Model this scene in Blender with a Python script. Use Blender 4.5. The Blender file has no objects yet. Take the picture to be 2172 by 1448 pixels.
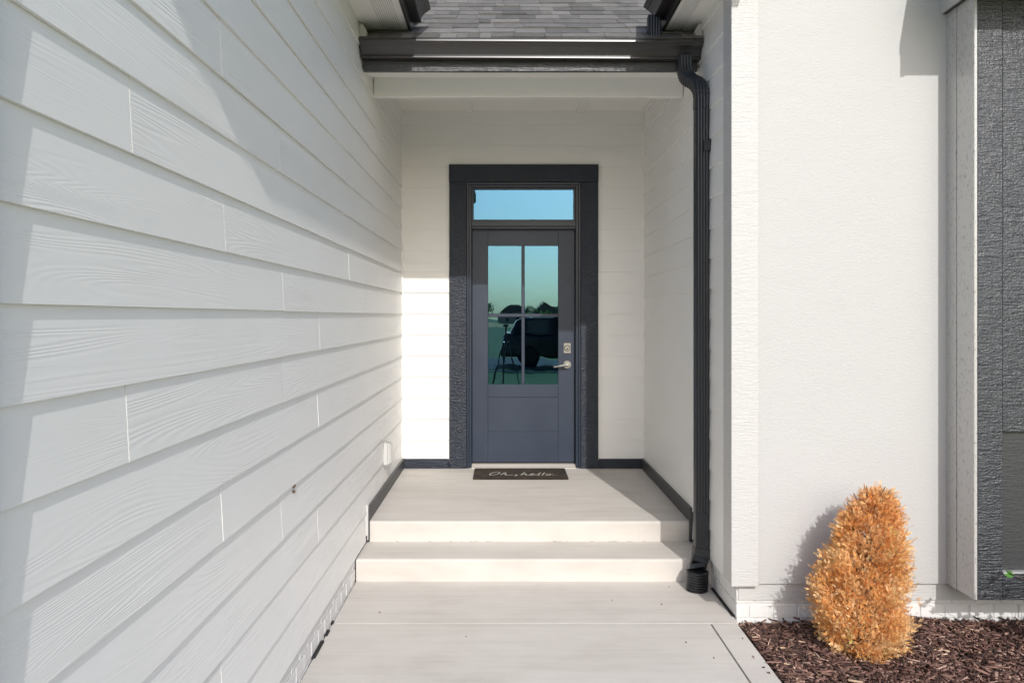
import bpy, bmesh, math, random
import numpy as np
from mathutils import Vector, Matrix
R = math.radians
random.seed(7)
rng = np.random.default_rng(7)
scene = bpy.context.scene
col = scene.collection

# ------------------------------------------------------------------ camera, sky, sun, exposure
H = 1.55                                   # lens height above the walkway
cam_d = bpy.data.cameras.new('camera')
cam = bpy.data.objects.new('camera', cam_d)
col.objects.link(cam)
cam.location = (0, 0, H)
cam.rotation_euler = (R(90), 0, 0)
cam_d.sensor_width = 36.0
cam_d.lens = 1600.0 / 2172.0 * 36.0
cam_d.shift_x = 17.0 / 2172.0
cam_d.shift_y = -53.0 / 2172.0
cam_d.clip_start = 0.02
cam_d.clip_end = 3000
scene.camera = cam

SUN = Vector((0.180, -1.0, 0.640)).normalized()      # towards the sun
world = bpy.data.worlds.new('World')
scene.world = world
world.use_nodes = True
wn = world.node_tree.nodes
wl = world.node_tree.links
sky = wn.new('ShaderNodeTexSky')
sky.sky_type = 'NISHITA'
sky.sun_disc = False
sky.sun_elevation = math.asin(SUN.z)
sky.sun_rotation = math.atan2(SUN.x, SUN.y)
sky.air_density = 1.0
sky.dust_density = 2.15
sky.ozone_density = 2.2
bg = wn['Background']
bg.inputs['Strength'].default_value = 0.15
wl.new(sky.outputs[0], bg.inputs[0])

sun_d = bpy.data.lights.new('sun', 'SUN')
sun_d.energy = 2.15
sun_d.angle = R(0.53)
sun_d.color = (1.0, 0.977, 0.945)
sun_o = bpy.data.objects.new('sun', sun_d)
col.objects.link(sun_o)
sun_o.rotation_euler = SUN.to_track_quat('Z', 'Y').to_euler()
sun_o.location = (3, -8, 12)

scene.view_settings.view_transform = 'Standard'
scene.view_settings.look = 'None'
scene.view_settings.gamma = 1.0
scene.view_settings.exposure = 0.40
scene.render.engine = 'CYCLES'
scene.cycles.use_denoising = True
scene.cycles.max_bounces = 10
scene.cycles.diffuse_bounces = 6
scene.cycles.glossy_bounces = 4
scene.cycles.transparent_max_bounces = 8
scene.cycles.sample_clamp_indirect = 6.0

# ------------------------------------------------------------------ materials
class NT:
    def __init__(self, name):
        self.m = bpy.data.materials.new(name)
        self.m.use_nodes = True
        self.t = self.m.node_tree
        self.n = self.t.nodes
        self.b = self.n['Principled BSDF']
        self.tc = self.n.new('ShaderNodeTexCoord')
    def link(self, a, b):
        self.t.links.new(a, b)
    def new(self, t, **kw):
        nd = self.n.new(t)
        for k, v in kw.items():
            setattr(nd, k, v)
        return nd
    def mapping(self, scale, loc=None, vec=None, rnd=0.0):
        mp = self.new('ShaderNodeMapping')
        mp.inputs['Scale'].default_value = scale
        self.link(vec if vec is not None else self.tc.outputs['Object'], mp.inputs[0])
        if rnd:
            oi = self.new('ShaderNodeObjectInfo')
            ml = self.new('ShaderNodeMath', operation='MULTIPLY')
            ml.inputs[1].default_value = rnd
            self.link(oi.outputs['Random'], ml.inputs[0])
            cb = self.new('ShaderNodeCombineXYZ')
            for i in range(3):
                self.link(ml.outputs[0], cb.inputs[i])
            self.link(cb.outputs[0], mp.inputs['Location'])
        return mp.outputs[0]
    def noise(self, vec, scale=1.0, detail=4.0, rough=0.55, dist=0.0):
        nd = self.new('ShaderNodeTexNoise')
        nd.inputs['Scale'].default_value = scale
        nd.inputs['Detail'].default_value = detail
        nd.inputs['Roughness'].default_value = rough
        nd.inputs['Distortion'].default_value = dist
        self.link(vec, nd.inputs['Vector'])
        return nd.outputs[0]
    def math(self, op, a, b=None, clamp=False):
        nd = self.new('ShaderNodeMath', operation=op)
        nd.use_clamp = clamp
        for i, v in enumerate((a, b)):
            if v is None:
                continue
            if isinstance(v, (int, float)):
                nd.inputs[i].default_value = v
            else:
                self.link(v, nd.inputs[i])
        return nd.outputs[0]
    def ramp(self, fac, stops):
        nd = self.new('ShaderNodeValToRGB')
        cr = nd.color_ramp
        while len(cr.elements) < len(stops):
            cr.elements.new(0.5)
        for e, (p, c) in zip(cr.elements, stops):
            e.position = p
            e.color = (*c, 1.0) if len(c) == 3 else c
        self.link(fac, nd.inputs[0])
        return nd.outputs[0]
    def color(self, v):
        if isinstance(v, (tuple, list)):
            self.b.inputs['Base Color'].default_value = (*v, 1)
        else:
            self.link(v, self.b.inputs['Base Color'])
    def rough(self, v):
        self.b.inputs['Roughness'].default_value = v
    def bump(self, h, strength=0.5, dist=0.002, prev=None):
        nd = self.new('ShaderNodeBump')
        nd.inputs['Strength'].default_value = strength
        nd.inputs['Distance'].default_value = dist
        self.link(h, nd.inputs['Height'])
        if prev is not None:
            self.link(prev, nd.inputs['Normal'])
        self.link(nd.outputs[0], self.b.inputs['Normal'])
        return nd.outputs[0]

M = {}
def plain(name, c, rough=0.5, metal=0.0, spec=None, var=0.0, vscale=6.0):
    n = NT(name)
    if var:
        f = n.noise(n.mapping((vscale,) * 3), 1.0, 5)
        n.color(n.ramp(f, [(0.3, tuple(x * (1 - var) for x in c)), (0.7, tuple(min(1, x * (1 + var)) for x in c))]))
    else:
        n.color(c)
    n.rough(rough)
    n.b.inputs['Metallic'].default_value = metal
    if spec is not None:
        n.b.inputs['Specular IOR Level'].default_value = spec
    M[name] = n.m
    return n

WHITE = (0.80, 0.79, 0.765)
def siding(name, axis):
    n = NT(name)
    sc = (0.9, 0.30, 5.5) if axis == 'y' else (0.30, 0.9, 5.5)
    v = n.mapping(sc, rnd=37.0)
    f = n.noise(v, 1.0, 2.0, 0.5, 0.3)
    rings = n.math('SINE', n.math('MULTIPLY', f, 360.0))
    fine = n.noise(n.mapping((60, 4, 260) if axis == 'y' else (4, 60, 260), rnd=11.0), 1.0, 3, 0.6)
    patch = n.noise(n.mapping((1.5, 1.5, 4), rnd=5.0), 1.0, 2)
    amp = n.math('MULTIPLY', rings, n.math('MULTIPLY', n.math('SUBTRACT', patch, 0.34, True), 3.2))
    h = n.math('ADD', amp, n.math('MULTIPLY', fine, 0.8))
    n.bump(h, 0.55, 0.00055)
    d = n.noise(n.mapping((2, 2, 3), rnd=9.0), 1.0, 5)
    n.color(n.ramp(d, [(0.25, (0.81, 0.80, 0.775)), (0.7, (0.84, 0.832, 0.812))]))
    n.rough(0.42)
    M[name] = n.m
siding('siding_side', 'y')
siding('siding_back', 'x')

def rough_sawn(name, c, strength, dist, rough, k=1.0, spec=0.5):
    n = NT(name)
    a = n.noise(n.mapping((16 * k, 16 * k, 110 * k), rnd=13.0), 1.0, 4, 0.6, 0.5)
    b = n.noise(n.mapping((95 * k, 95 * k, 150 * k), rnd=17.0), 1.0, 3, 0.6)
    big = n.noise(n.mapping((9, 9, 16), rnd=3.0), 1.0, 2)
    wv = n.noise(n.mapping((70 * k, 70 * k, 9 * k), rnd=29.0), 1.0, 2)
    lines = n.ramp(n.noise(n.mapping((3.0, 8, 80), rnd=23.0), 1.0, 2), [(0.34, (0, 0, 0)), (0.40, (1, 1, 1))])
    h = n.math('ADD', n.math('ADD', n.math('MULTIPLY', a, n.math('ADD', big, 0.4)), n.math('MULTIPLY', b, 0.5)), n.math('ADD', n.math('MULTIPLY', lines, 0.08), n.math('MULTIPLY', wv, 0.2)))
    n.bump(h, strength, dist)
    n.color(c)
    n.rough(rough)
    n.b.inputs['Specular IOR Level'].default_value = spec
    M[name] = n.m
rough_sawn('trim_white_dimmed', (0.515, 0.51, 0.50), 0.9, 0.0032, 0.45)  # white trim, colour darkened to offset direct sun on the front boards
rough_sawn('trim_porch_shade', (0.82, 0.812, 0.79), 0.7, 0.0015, 0.45)  # same white trim, colour kept brighter to offset the porch shade
rough_sawn('dark_rough', (0.016, 0.019, 0.026), 1.0, 0.0060, 0.32, k=0.9, spec=0.9)
rough_sawn('dark_casing', (0.005, 0.011, 0.025), 1.0, 0.0065, 0.30, spec=0.5)
rough_sawn('dark_fine', (0.030, 0.031, 0.034), 0.7, 0.0022, 0.45, spec=0.8)

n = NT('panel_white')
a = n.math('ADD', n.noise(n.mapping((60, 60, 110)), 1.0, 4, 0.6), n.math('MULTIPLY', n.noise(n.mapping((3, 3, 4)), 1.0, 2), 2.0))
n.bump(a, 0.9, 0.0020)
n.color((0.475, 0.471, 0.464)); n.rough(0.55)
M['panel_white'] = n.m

n = NT('dark_gloss')                       # smooth side board of the bay
a = n.noise(n.mapping((90, 70, 40)), 1.0, 5, 0.7)
n.bump(a, 0.25, 0.002)
n.color(n.ramp(a, [(0.36, (0.25, 0.245, 0.235)), (0.45, (0.46, 0.45, 0.43))]))
n.rough(0.33)
n.b.inputs['Coat Weight'].default_value = 1.0
n.b.inputs['Coat Roughness'].default_value = 0.22
n.b.inputs['Specular IOR Level'].default_value = 0.9
M['dark_gloss'] = n.m

n = NT('gutter_metal')
a = n.noise(n.mapping((3, 40, 40)), 1.0, 4)
n.bump(a, 0.12, 0.0006)
n.color((0.020, 0.018, 0.018)); n.rough(0.33)
n.b.inputs['Specular IOR Level'].default_value = 1.0
M['gutter_metal'] = n.m
plain('downspout_metal', (0.016, 0.019, 0.024), 0.36, spec=0.6)
plain('black_plastic', (0.018, 0.019, 0.022), 0.3, spec=0.6)
plain('flashing_black', (0.012, 0.012, 0.013), 0.6)

n = NT('door_paint')
a = n.noise(n.mapping((180, 20, 6)), 1.0, 4)
n.bump(a, 0.18, 0.0006)
d = n.noise(n.mapping((3, 3, 3)), 1.0, 5, 0.6, 0.8)
n.color(n.ramp(d, [(0.3, (0.018, 0.029, 0.054)), (0.75, (0.028, 0.041, 0.068))])); n.rough(0.42)
M['door_paint'] = n.m
plain('frame_paint', (0.013, 0.023, 0.042), 0.36)

n = NT('concrete')
v = n.mapping((1, 1, 1))
big = n.noise(n.mapping((1.3, 2.6, 2.6)), 1.0, 5, 0.6, 0.5)
mid = n.noise(n.mapping((4, 14, 14)), 1.0, 5, 0.6)
broom = n.noise(n.mapping((4, 320, 120)), 1.0, 3, 0.6)
grit = n.noise(n.mapping((420, 420, 420)), 1.0, 2, 0.6)
strk = n.noise(n.mapping((0.9, 26, 9)), 1.0, 5, 0.65, 0.4)
mixf = n.math('ADD', n.math('MULTIPLY', big, 0.45), n.math('ADD', n.math('MULTIPLY', mid, 0.25), n.math('MULTIPLY', strk, 0.3)))
base = n.ramp(mixf, [(0.36, (0.49, 0.455, 0.415)), (0.5, (0.57, 0.535, 0.493)), (0.64, (0.62, 0.588, 0.548))])
speck = n.ramp(n.noise(n.mapping((55, 55, 55)), 1.0, 2), [(0.22, (0.55, 0.5, 0.45)), (0.27, (1, 1, 1))])
mx = n.new('ShaderNodeMix', data_type='RGBA', blend_type='MULTIPLY')
mx.inputs[0].default_value = 0.55
n.link(base, mx.inputs[6]); n.link(speck, mx.inputs[7])
n.color(mx.outputs[2]); n.rough(0.82)
n.bump(n.math('ADD', n.math('MULTIPLY', broom, 1.0), n.math('MULTIPLY', grit, 0.6)), 0.5, 0.0016)
M['concrete'] = n.m
plain('joint_dirt', (0.16, 0.145, 0.125), 0.9, var=0.4, vscale=30)

n = NT('brick_white')
wv = n.noise(n.mapping((85, 85, 5), rnd=19.0), 1.0, 2, 0.5, 0.7)
gr = n.noise(n.mapping((60, 60, 60), rnd=3.0), 1.0, 4)
n.bump(n.math('ADD', n.math('MULTIPLY', wv, 1.0), n.math('MULTIPLY', gr, 0.4)), 0.8, 0.0042)
n.color((0.70, 0.69, 0.675)); n.rough(0.5)
M['brick_white'] = n.m
n = NT('mortar_white')
gr = n.noise(n.mapping((45, 45, 45)), 1.0, 4)
n.bump(gr, 0.7, 0.004)
n.color((0.66, 0.65, 0.635)); n.rough(0.6)
M['mortar_white'] = n.m

n = NT('shingle')
oi = n.new('ShaderNodeObjectInfo')
g = n.noise(n.mapping((240, 240, 240)), 1.0, 2, 0.7)
bl = n.noise(n.mapping((14, 30, 30)), 1.0, 3)
f = n.math('ADD', n.math('MULTIPLY', oi.outputs['Random'], 0.22), n.math('ADD', n.math('MULTIPLY', g, 0.6), n.math('MULTIPLY', bl, 0.25)))
n.color(n.ramp(f, [(0.33, (0.060, 0.058, 0.054)), (0.58, (0.155, 0.150, 0.140)), (0.85, (0.29, 0.28, 0.262))]))
n.rough(0.85)
n.bump(g, 0.8, 0.002)
M['shingle'] = n.m

plain('soffit_white', (0.84, 0.825, 0.79), 0.5)
n = NT('soffit_vented')
sx = n.new('ShaderNodeSeparateXYZ'); n.link(n.tc.outputs['Object'], sx.inputs[0])
def frac_c(o, per):
    q = n.math('FRACT', n.math('DIVIDE', o, per))
    return n.math('MULTIPLY', n.math('SUBTRACT', q, 0.5), per)
fx = frac_c(sx.outputs[0], 0.0125); fy = frac_c(sx.outputs[1], 0.0145)
rr = n.math('SQRT', n.math('ADD', n.math('MULTIPLY', fx, fx), n.math('MULTIPLY', fy, fy)))
hole = n.math('LESS_THAN', rr, 0.0030)
n.color(n.ramp(hole, [(0.0, (0.84, 0.825, 0.79)), (1.0, (0.06, 0.06, 0.06))])); n.rough(0.5)
M['soffit_vented'] = n.m

def attr_color(name, rough, spec=0.3, trans=0.0):
    n = NT(name)
    at = n.new('ShaderNodeAttribute', attribute_name='tint')
    n.link(at.outputs['Color'], n.b.inputs['Base Color'])
    n.rough(rough)
    n.b.inputs['Specular IOR Level'].default_value = spec
    if trans:
        tr = n.new('ShaderNodeBsdfTranslucent')
        n.link(at.outputs['Color'], tr.inputs[0])
        ms = n.new('ShaderNodeMixShader'); ms.inputs[0].default_value = trans
        out = n.n['Material Output']
        n.link(n.b.outputs[0], ms.inputs[1]); n.link(tr.outputs[0], ms.inputs[2])
        n.link(ms.outputs[0], out.inputs[0])
    M[name] = n.m
    return n
nb = attr_color('bark_chips', 0.7, 0.35)
nb.bump(nb.noise(nb.mapping((160, 160, 160)), 1.0, 3), 0.8, 0.003)
attr_color('dry_foliage', 0.75, 0.2, 0.22)
attr_color('green_leaf', 0.4, 0.4, 0.3)
plain('soil', (0.035, 0.022, 0.017), 0.9, var=0.4, vscale=20)
plain('bark', (0.14, 0.09, 0.06), 0.9, var=0.3, vscale=20)

n = NT('coir')
a = n.noise(n.mapping((500, 500, 500)), 1.0, 3, 0.7)
b = n.noise(n.mapping((7, 9, 9)), 1.0, 3)
f = n.math('ADD', n.math('MULTIPLY', a, 0.6), n.math('MULTIPLY', b, 0.4))
n.color(n.ramp(f, [(0.36, (0.016, 0.013, 0.012)), (0.52, (0.045, 0.032, 0.024)), (0.68, (0.13, 0.085, 0.05))]))
n.rough(0.95); n.bump(a, 1.0, 0.006)
M['coir'] = n.m
plain('mat_paint', (0.72, 0.69, 0.62), 0.8, var=0.15, vscale=60)
plain('nickel', (0.40, 0.39, 0.375), 0.3, 1.0)
plain('nickel_dark', (0.05, 0.05, 0.05), 0.35, 1.0)
plain('threshold_metal', (0.62, 0.58, 0.53), 0.45, 0.2)
plain('plastic_white', (0.52, 0.515, 0.50), 0.4)
plain('interior_dark', (0.015, 0.014, 0.013), 0.8)
plain('caulk', (0.8, 0.78, 0.74), 0.6)

n = NT('coated_glass')                      # low-e glass: tinted mirror over see-through
out = n.n['Material Output']
gl = n.new('ShaderNodeBsdfGlossy'); gl.inputs['Color'].default_value = (0.30, 0.68, 1.0, 1); gl.inputs['Roughness'].default_value = 0.004
tr = n.new('ShaderNodeBsdfTransparent'); tr.inputs['Color'].default_value = (0.40, 0.46, 0.48, 1)
ms = n.new('ShaderNodeMixShader'); ms.inputs[0].default_value = 0.23
bp = n.new('ShaderNodeBump'); bp.inputs['Strength'].default_value = 0.05; bp.inputs['Distance'].default_value = 0.01
n.link(n.noise(n.mapping((5, 5, 5)), 1.0, 1), bp.inputs['Height']); n.link(bp.outputs[0], gl.inputs['Normal'])
n.link(tr.outputs[0], ms.inputs[1]); n.link(gl.outputs[0], ms.inputs[2]); n.link(ms.outputs[0], out.inputs[0])
M['coated_glass'] = n.m

n = NT('lawn')
a = n.noise(n.mapping((3, 3, 3)), 1.0, 6, 0.7)
n.color(n.ramp(a, [(0.3, (0.10, 0.16, 0.02)), (0.7, (0.18, 0.26, 0.04))])); n.rough(0.9)
M['lawn'] = n.m
plain('wheat', (0.85, 0.52, 0.16), 0.9, var=0.2, vscale=0.2)
plain('asphalt', (0.05, 0.05, 0.052), 0.85, var=0.2, vscale=30)
plain('house_tan', (0.45, 0.38, 0.30), 0.8)
plain('roof_brown', (0.16, 0.13, 0.11), 0.85)
plain('car_paint', (0.010, 0.012, 0.017), 0.15, spec=0.8)
plain('car_glass', (0.01, 0.012, 0.014), 0.05, spec=0.8)
plain('rubber', (0.015, 0.015, 0.015), 0.8)
plain('alloy', (0.5, 0.5, 0.5), 0.3, 1.0)

# ------------------------------------------------------------------ mesh helpers
class MB:
    def __init__(self):
        self.v = []; self.f = []
    def add(self, verts, faces):
        o = len(self.v)
        self.v += [tuple(p) for p in verts]
        self.f += [tuple(i + o for i in f) for f in faces]
        return self
    def box(self, x0, x1, y0, y1, z0, z1):
        x0, x1 = sorted((x0, x1)); y0, y1 = sorted((y0, y1)); z0, z1 = sorted((z0, z1))
        return self.add([(x0, y0, z0), (x1, y0, z0), (x1, y1, z0), (x0, y1, z0), (x0, y0, z1), (x1, y0, z1), (x1, y1, z1), (x0, y1, z1)],
                        [(0, 3, 2, 1), (4, 5, 6, 7), (0, 1, 5, 4), (1, 2, 6, 5), (2, 3, 7, 6), (3, 0, 4, 7)])
    def prism(self, prof, a, b, fn):
        """closed profile (list of (p, q)), swept from a to b; fn(p, q, t) -> point"""
        k = len(prof)
        vs = [fn(p, q, a) for p, q in prof] + [fn(p, q, b) for p, q in prof]
        fs = [(i, (i + 1) % k, k + (i + 1) % k, k + i) for i in range(k)]
        fs += [tuple(range(k))[::-1], tuple(range(k, 2 * k))]
        return self.add(vs, fs)
    def sweep(self, prof, path, scales=None, cap=True, ref=Vector((1, 0, 0))):
        k = len(prof); rings = []
        path = [Vector(p) for p in path]
        for i, p in enumerate(path):
            t = (path[min(i + 1, len(path) - 1)] - path[max(i - 1, 0)]).normalized()
            u = (ref - ref.dot(t) * t).normalized()
            w = t.cross(u)
            s = scales[i] if scales else 1.0
            rings.append([p + u * a * s + w * b * s for a, b in prof])
        vs = [q for r in rings for q in r]
        fs = []
        for i in range(len(rings) - 1):
            for j in range(k):
                fs.append((i * k + j, i * k + (j + 1) % k, (i + 1) * k + (j + 1) % k, (i + 1) * k + j))
        if cap:
            fs += [tuple(range(k))[::-1], tuple(range((len(rings) - 1) * k, len(rings) * k))]
        return self.add(vs, fs)
    def tube(self, path, r, seg=10, ref=Vector((1, 0, 0))):
        rs = r if isinstance(r, (list, tuple)) else [r] * len(path)
        prof = [(math.cos(2 * math.pi * i / seg), math.sin(2 * math.pi * i / seg)) for i in range(seg)]
        return self.sweep(prof, path, rs, True, ref)
    def build(self, name, mat, parent=None, bevel=0.0, smooth=False, segs=1, fix=True):
        me = bpy.data.meshes.new(name)
        me.from_pydata(self.v, [], self.f)
        if bevel or fix:
            bm = bmesh.new(); bm.from_mesh(me)
            bmesh.ops.recalc_face_normals(bm, faces=bm.faces)
            if bevel:
                es = [e for e in bm.edges if len(e.link_faces) == 2 and e.calc_face_angle(0) > 0.5]
                bmesh.ops.bevel(bm, geom=es, offset=bevel, segments=segs, affect='EDGES', profile=0.5)
            bm.to_mesh(me); bm.free()
        if smooth:
            me.polygons.foreach_set('use_smooth', [True] * len(me.polygons))
        me.materials.append(M[mat])
        o = bpy.data.objects.new(name, me)
        col.objects.link(o)
        if parent is not None:
            o.parent = parent
        return o
def empty(name, loc=(0, 0, 0)):
    o = bpy.data.objects.new(name, None)
    o.location = loc
    col.objects.link(o)
    return o
def tag(o, label=None, cat=None, group=None, kind=None):
    if label: o['label'] = label
    if cat: o['category'] = cat
    if group: o['group'] = group
    if kind: o['kind'] = kind
    return o
def box(name, mat, parent, x0, x1, y0, y1, z0, z1, bevel=0.0, segs=1):
    return MB().box(x0, x1, y0, y1, z0, z1).build(name, mat, parent, bevel, segs=segs)
def mesh_np(name, verts, faces, mat, parent=None, tint=None, smooth=False):
    me = bpy.data.meshes.new(name)
    nv, nf, k = len(verts), len(faces), faces.shape[1]
    me.vertices.add(nv); me.vertices.foreach_set('co', np.asarray(verts, np.float32).ravel())
    me.loops.add(nf * k); me.loops.foreach_set('vertex_index', faces.astype(np.int32).ravel())
    me.polygons.add(nf)
    me.polygons.foreach_set('loop_start', (np.arange(nf) * k).astype(np.int32))
    me.update(calc_edges=True)
    if tint is not None:
        at = me.color_attributes.new('tint', 'FLOAT_COLOR', 'POINT')
        c = np.ones((nv, 4), np.float32); c[:, :3] = tint
        at.data.foreach_set('color', c.ravel())
    if smooth:
        me.polygons.foreach_set('use_smooth', [True] * nf)
    me.materials.append(M[mat])
    o = bpy.data.objects.new(name, me)
    col.objects.link(o)
    if parent is not None: o.parent = parent
    return o

# ------------------------------------------------------------------ ground, walkway, steps
PF = 0.262                                  # porch floor height
TR = 0.132                                  # tread height
g = MB().add([(-700, -900, -0.06), (700, -900, -0.06), (700, 500, -0.06), (-700, 500, -0.06)], [(0, 1, 2, 3)]).build('lawn_ground', 'lawn')
tag(g, kind='structure')
f = MB().add([(-500, -235, -0.05), (500, -235, -0.05), (500, -105, -0.05), (-500, -105, -0.05)], [(0, 1, 2, 3)]).build('wheat_field', 'wheat')
tag(f, kind='structure')
st = box('street', 'asphalt', None, -200, 200, -16, -9.6, -0.2, -0.045); tag(st, kind='structure')
sw = box('pavement', 'concrete', None, -200, 200, -8.55, -8.45, -0.2, -0.03); tag(sw, kind='structure')

walk = box('walkway', 'joint_dirt', None, -0.868, 1.172, -3.0, 4.43, -0.20, -0.005); tag(walk, kind='structure')
def slab(x0, x1, y0, y1):
    box('concrete_slab', 'concrete', walk, x0, x1, y0, y1, -0.12, 0.0, 0.0016, 1)
slab(-0.866, 1.186, 3.8158, 4.425)
slab(-0.866, 1.041, 1.15, 3.815)
slab(1.049, 1.178, 1.15, 3.815)
slab(-0.866, 1.041, -3.0, 1.143)
slab(1.049, 1.178, -3.0, 1.143)
slab(-8.0, -0.872, -3.0, -1.4)
strip = box('expansion_joint', 'flashing_black', walk, 1.178, 1.192, 3.9, 4.30, -0.05, 0.006)
mb = MB()
for (a, b) in ((2.9, 3.06), (3.42, 3.60), (3.66, 3.72), (3.80, 3.83)):
    mb.box(-0.874, -0.858 + random.uniform(-.003, .004), a, b, -0.02, 0.008 + random.uniform(0, .005))
mb.build('joint_filler', 'flashing_black', walk, 0.003)

# porch floor with the two steps: one poured block, rounded noses
def step_profile():
    p = [(6.7, -0.1), (4.42, -0.1), (4.42, 0.002)]
    def nose(y, z, r=0.014):
        return [(y, z - r), (y + r * 0.3, z - r * 0.3), (y + r, z)]
    p += nose(4.415, TR - 0.001) + [(4.752, TR + 0.003)]
    p += nose(4.748, PF) + [(6.7, PF + 0.004)]
    return p
mb = MB().prism(step_profile(), -0.866, 1.196, lambda y, z, t: (t, y, z))
steps = mb.build('porch_steps', 'concrete', None)
for p_ in steps.data.polygons: p_.use_smooth = False
tag(steps, kind='structure')
mb = MB()
for i in range(34):
    x = random.uniform(-.84, 1.15) + random.uniform(-.01, .01)
    mb.box(x, x + random.uniform(.004, .03), 4.742 + random.uniform(0, .004), 4.75, TR + 0.001, TR + 0.002 + random.uniform(0, .002))
mb.build('joint_grit', 'joint_dirt', steps)

# ------------------------------------------------------------------ the house
house = empty('house')
tag(house, 'white lap sided house with dark trimmed covered entry porch and black gutters', 'house')
E = 0.1778
XL, XR, YB, YF = -0.880, 1.200, 6.410, 3.860      # sheathing planes: left wall, right wall, back wall, front wall
CEIL = 1.744 + H

def lap_board(wall, plane, axis, a, b, z0, off, sgn, mat, cut_top=None):
    """one lap board: a..b along the wall, butt edge at z0; off = how proud it sits"""
    hh = 0.205
    top = z0 + hh
    n0, n1, n2, n3 = 0.0198, 0.0108, 0.0085, 0.0005
    if cut_top is not None and top > cut_top:
        fr = (cut_top - z0) / hh
        n2 = n0 + (n2 - n0) * fr; n3 = n1 + (n3 - n1) * fr
        top = cut_top
    prof = [(n0 + off, z0), (n2 + off, top), (n3 + off, top), (n1 + off, z0)]
    if axis == 'y':
        fn = lambda p, q, t: (plane + sgn * p, t, q)
    else:
        fn = lambda p, q, t: (t, plane + sgn * p, q)
    return MB().prism(prof, a, b, fn).build('siding_board', mat, wall)

# left wall of the entry recess
lw = box('siding_wall', 'trim_white_dimmed', house, -6.0, XL, 1.22, 9.0, 0.10, 3.35)
LZ0 = H - 0.156 - 7 * E                      # lowest butt edge
seams = {0: [1.60, 3.46, 5.1], 1: [2.31, 4.6], 2: [1.72, 3.50, 5.02], 3: [2.93, 4.93], 4: [2.31, 4.15],
         5: [3.50, 5.0], 6: [1.73, 2.93], 7: [3.53], 8: [2.95, 4.7], 9: [2.33, 4.2], 10: [1.745, 3.5], 11: [2.9, 5.0], 12: [2.3, 4.15],
         13: [3.5], 14: [2.9, 5.1], 15: [2.3, 4.2], 16: [3.5], 17: [2.8, 4.9]}
for k in range(18):
    z0 = LZ0 + k * E
    y0, y1 = 1.262, (4.735 if k == 0 else 6.40)
    cuts = [y0] + [s for s in seams.get(k, []) if y0 + .1 < s < y1 - .1] + [y1]
    off = random.uniform(0, .0005)
    for i in range(len(cuts) - 1):
        lap_board(lw, XL, 'y', cuts[i] + (0.0012 if i else 0), cuts[i + 1] - 0.0012, z0 + random.uniform(-.0012, .0012), off + random.choice([0, .0004, .0008, .0012]) * (i > 0), 1, 'siding_side')
box('corner_board', 'trim_white_dimmed', house, XL - 0.13, XL + 0.036, 1.16, 1.26, LZ0 - 0.01, 3.32, 0.003)
box('flashing', 'flashing_black', house, XL - 0.02, XL + 0.0105, 1.26, 4.745, LZ0 - 0.018, LZ0 + 0.012)
box('flashing', 'flashing_black', house, XL - 0.02, XL + 0.024, 4.70, 4.735, LZ0 - 0.005, LZ0 + 0.03)

# right wall of the entry recess
rw = box('siding_wall', 'trim_white_dimmed', house, XR, 6.0, YF, 9.0, 0.10, 3.35)
ER = 0.1722
RZ0 = H + 1.364 - 16 * ER
for k in range(20):
    z0 = RZ0 + k * ER
    if z0 > 3.30: break
    y0, y1 = 3.985, (4.74 if k == 0 else 6.40)
    cuts = [y0] + ([random.choice([4.55, 5.0, 5.45, 5.9])] if k % 3 == 2 else []) + [y1]
    off = random.uniform(0, .0006)
    for i in range(len(cuts) - 1):
        lap_board(rw, XR, 'y', cuts[i] + (.001 if i else 0), cuts[i + 1] - .001, z0 + random.uniform(-.001, .001), off, -1, 'siding_side', cut_top=3.32)

# back wall with the door opening
bwm = MB()
DX0, DX1 = -0.315, 0.649                      # frame opening
bwm.box(XL - .02, DX0 - 0.02, YB, 6.62, 0.0, 3.4)
bwm.box(DX1 + 0.02, XR + .02, YB, 6.62, 0.0, 3.4)
bwm.box(DX0 - 0.02, DX1 + 0.02, YB, 6.62, H + 1.15, 3.4)
bw = bwm.build('siding_wall', 'trim_white_dimmed', house)
for k in range(-6, 11):
    z0 = H - 0.156 + k * E
    if z0 + 0.2 < PF + 0.08: continue
    if z0 > CEIL: break
    segs = [(-0.852, 1.176)] if z0 > H + 1.25 else [(-0.852, -0.4), (0.74, 1.176)]
    for (a, b) in segs:
        lap_board(bw, YB, 'x', a, b, z0 + random.uniform(-.001, .001), random.uniform(0, .0006), -1, 'siding_back', cut_top=CEIL + 0.01)
# boards at the foot of the back wall (above the skirting)
for (a, b) in ((-0.852, -0.4), (0.74, 1.176)):
    lap_board(bw, YB, 'x', a, b, H - 0.156 - 6 * E - 0.001 - E * 0 , 0.0, -1, 'siding_back') if False else None
# inside corner trims
box('corner_trim', 'trim_porch_shade', house, XL + 0.002, XL + 0.030, 6.380, 6.409, PF + .088, CEIL, 0.002)
box('corner_trim', 'trim_porch_shade', house, XR - 0.030, XR - 0.002, 6.380, 6.409, PF + .088, CEIL, 0.002)

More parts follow.
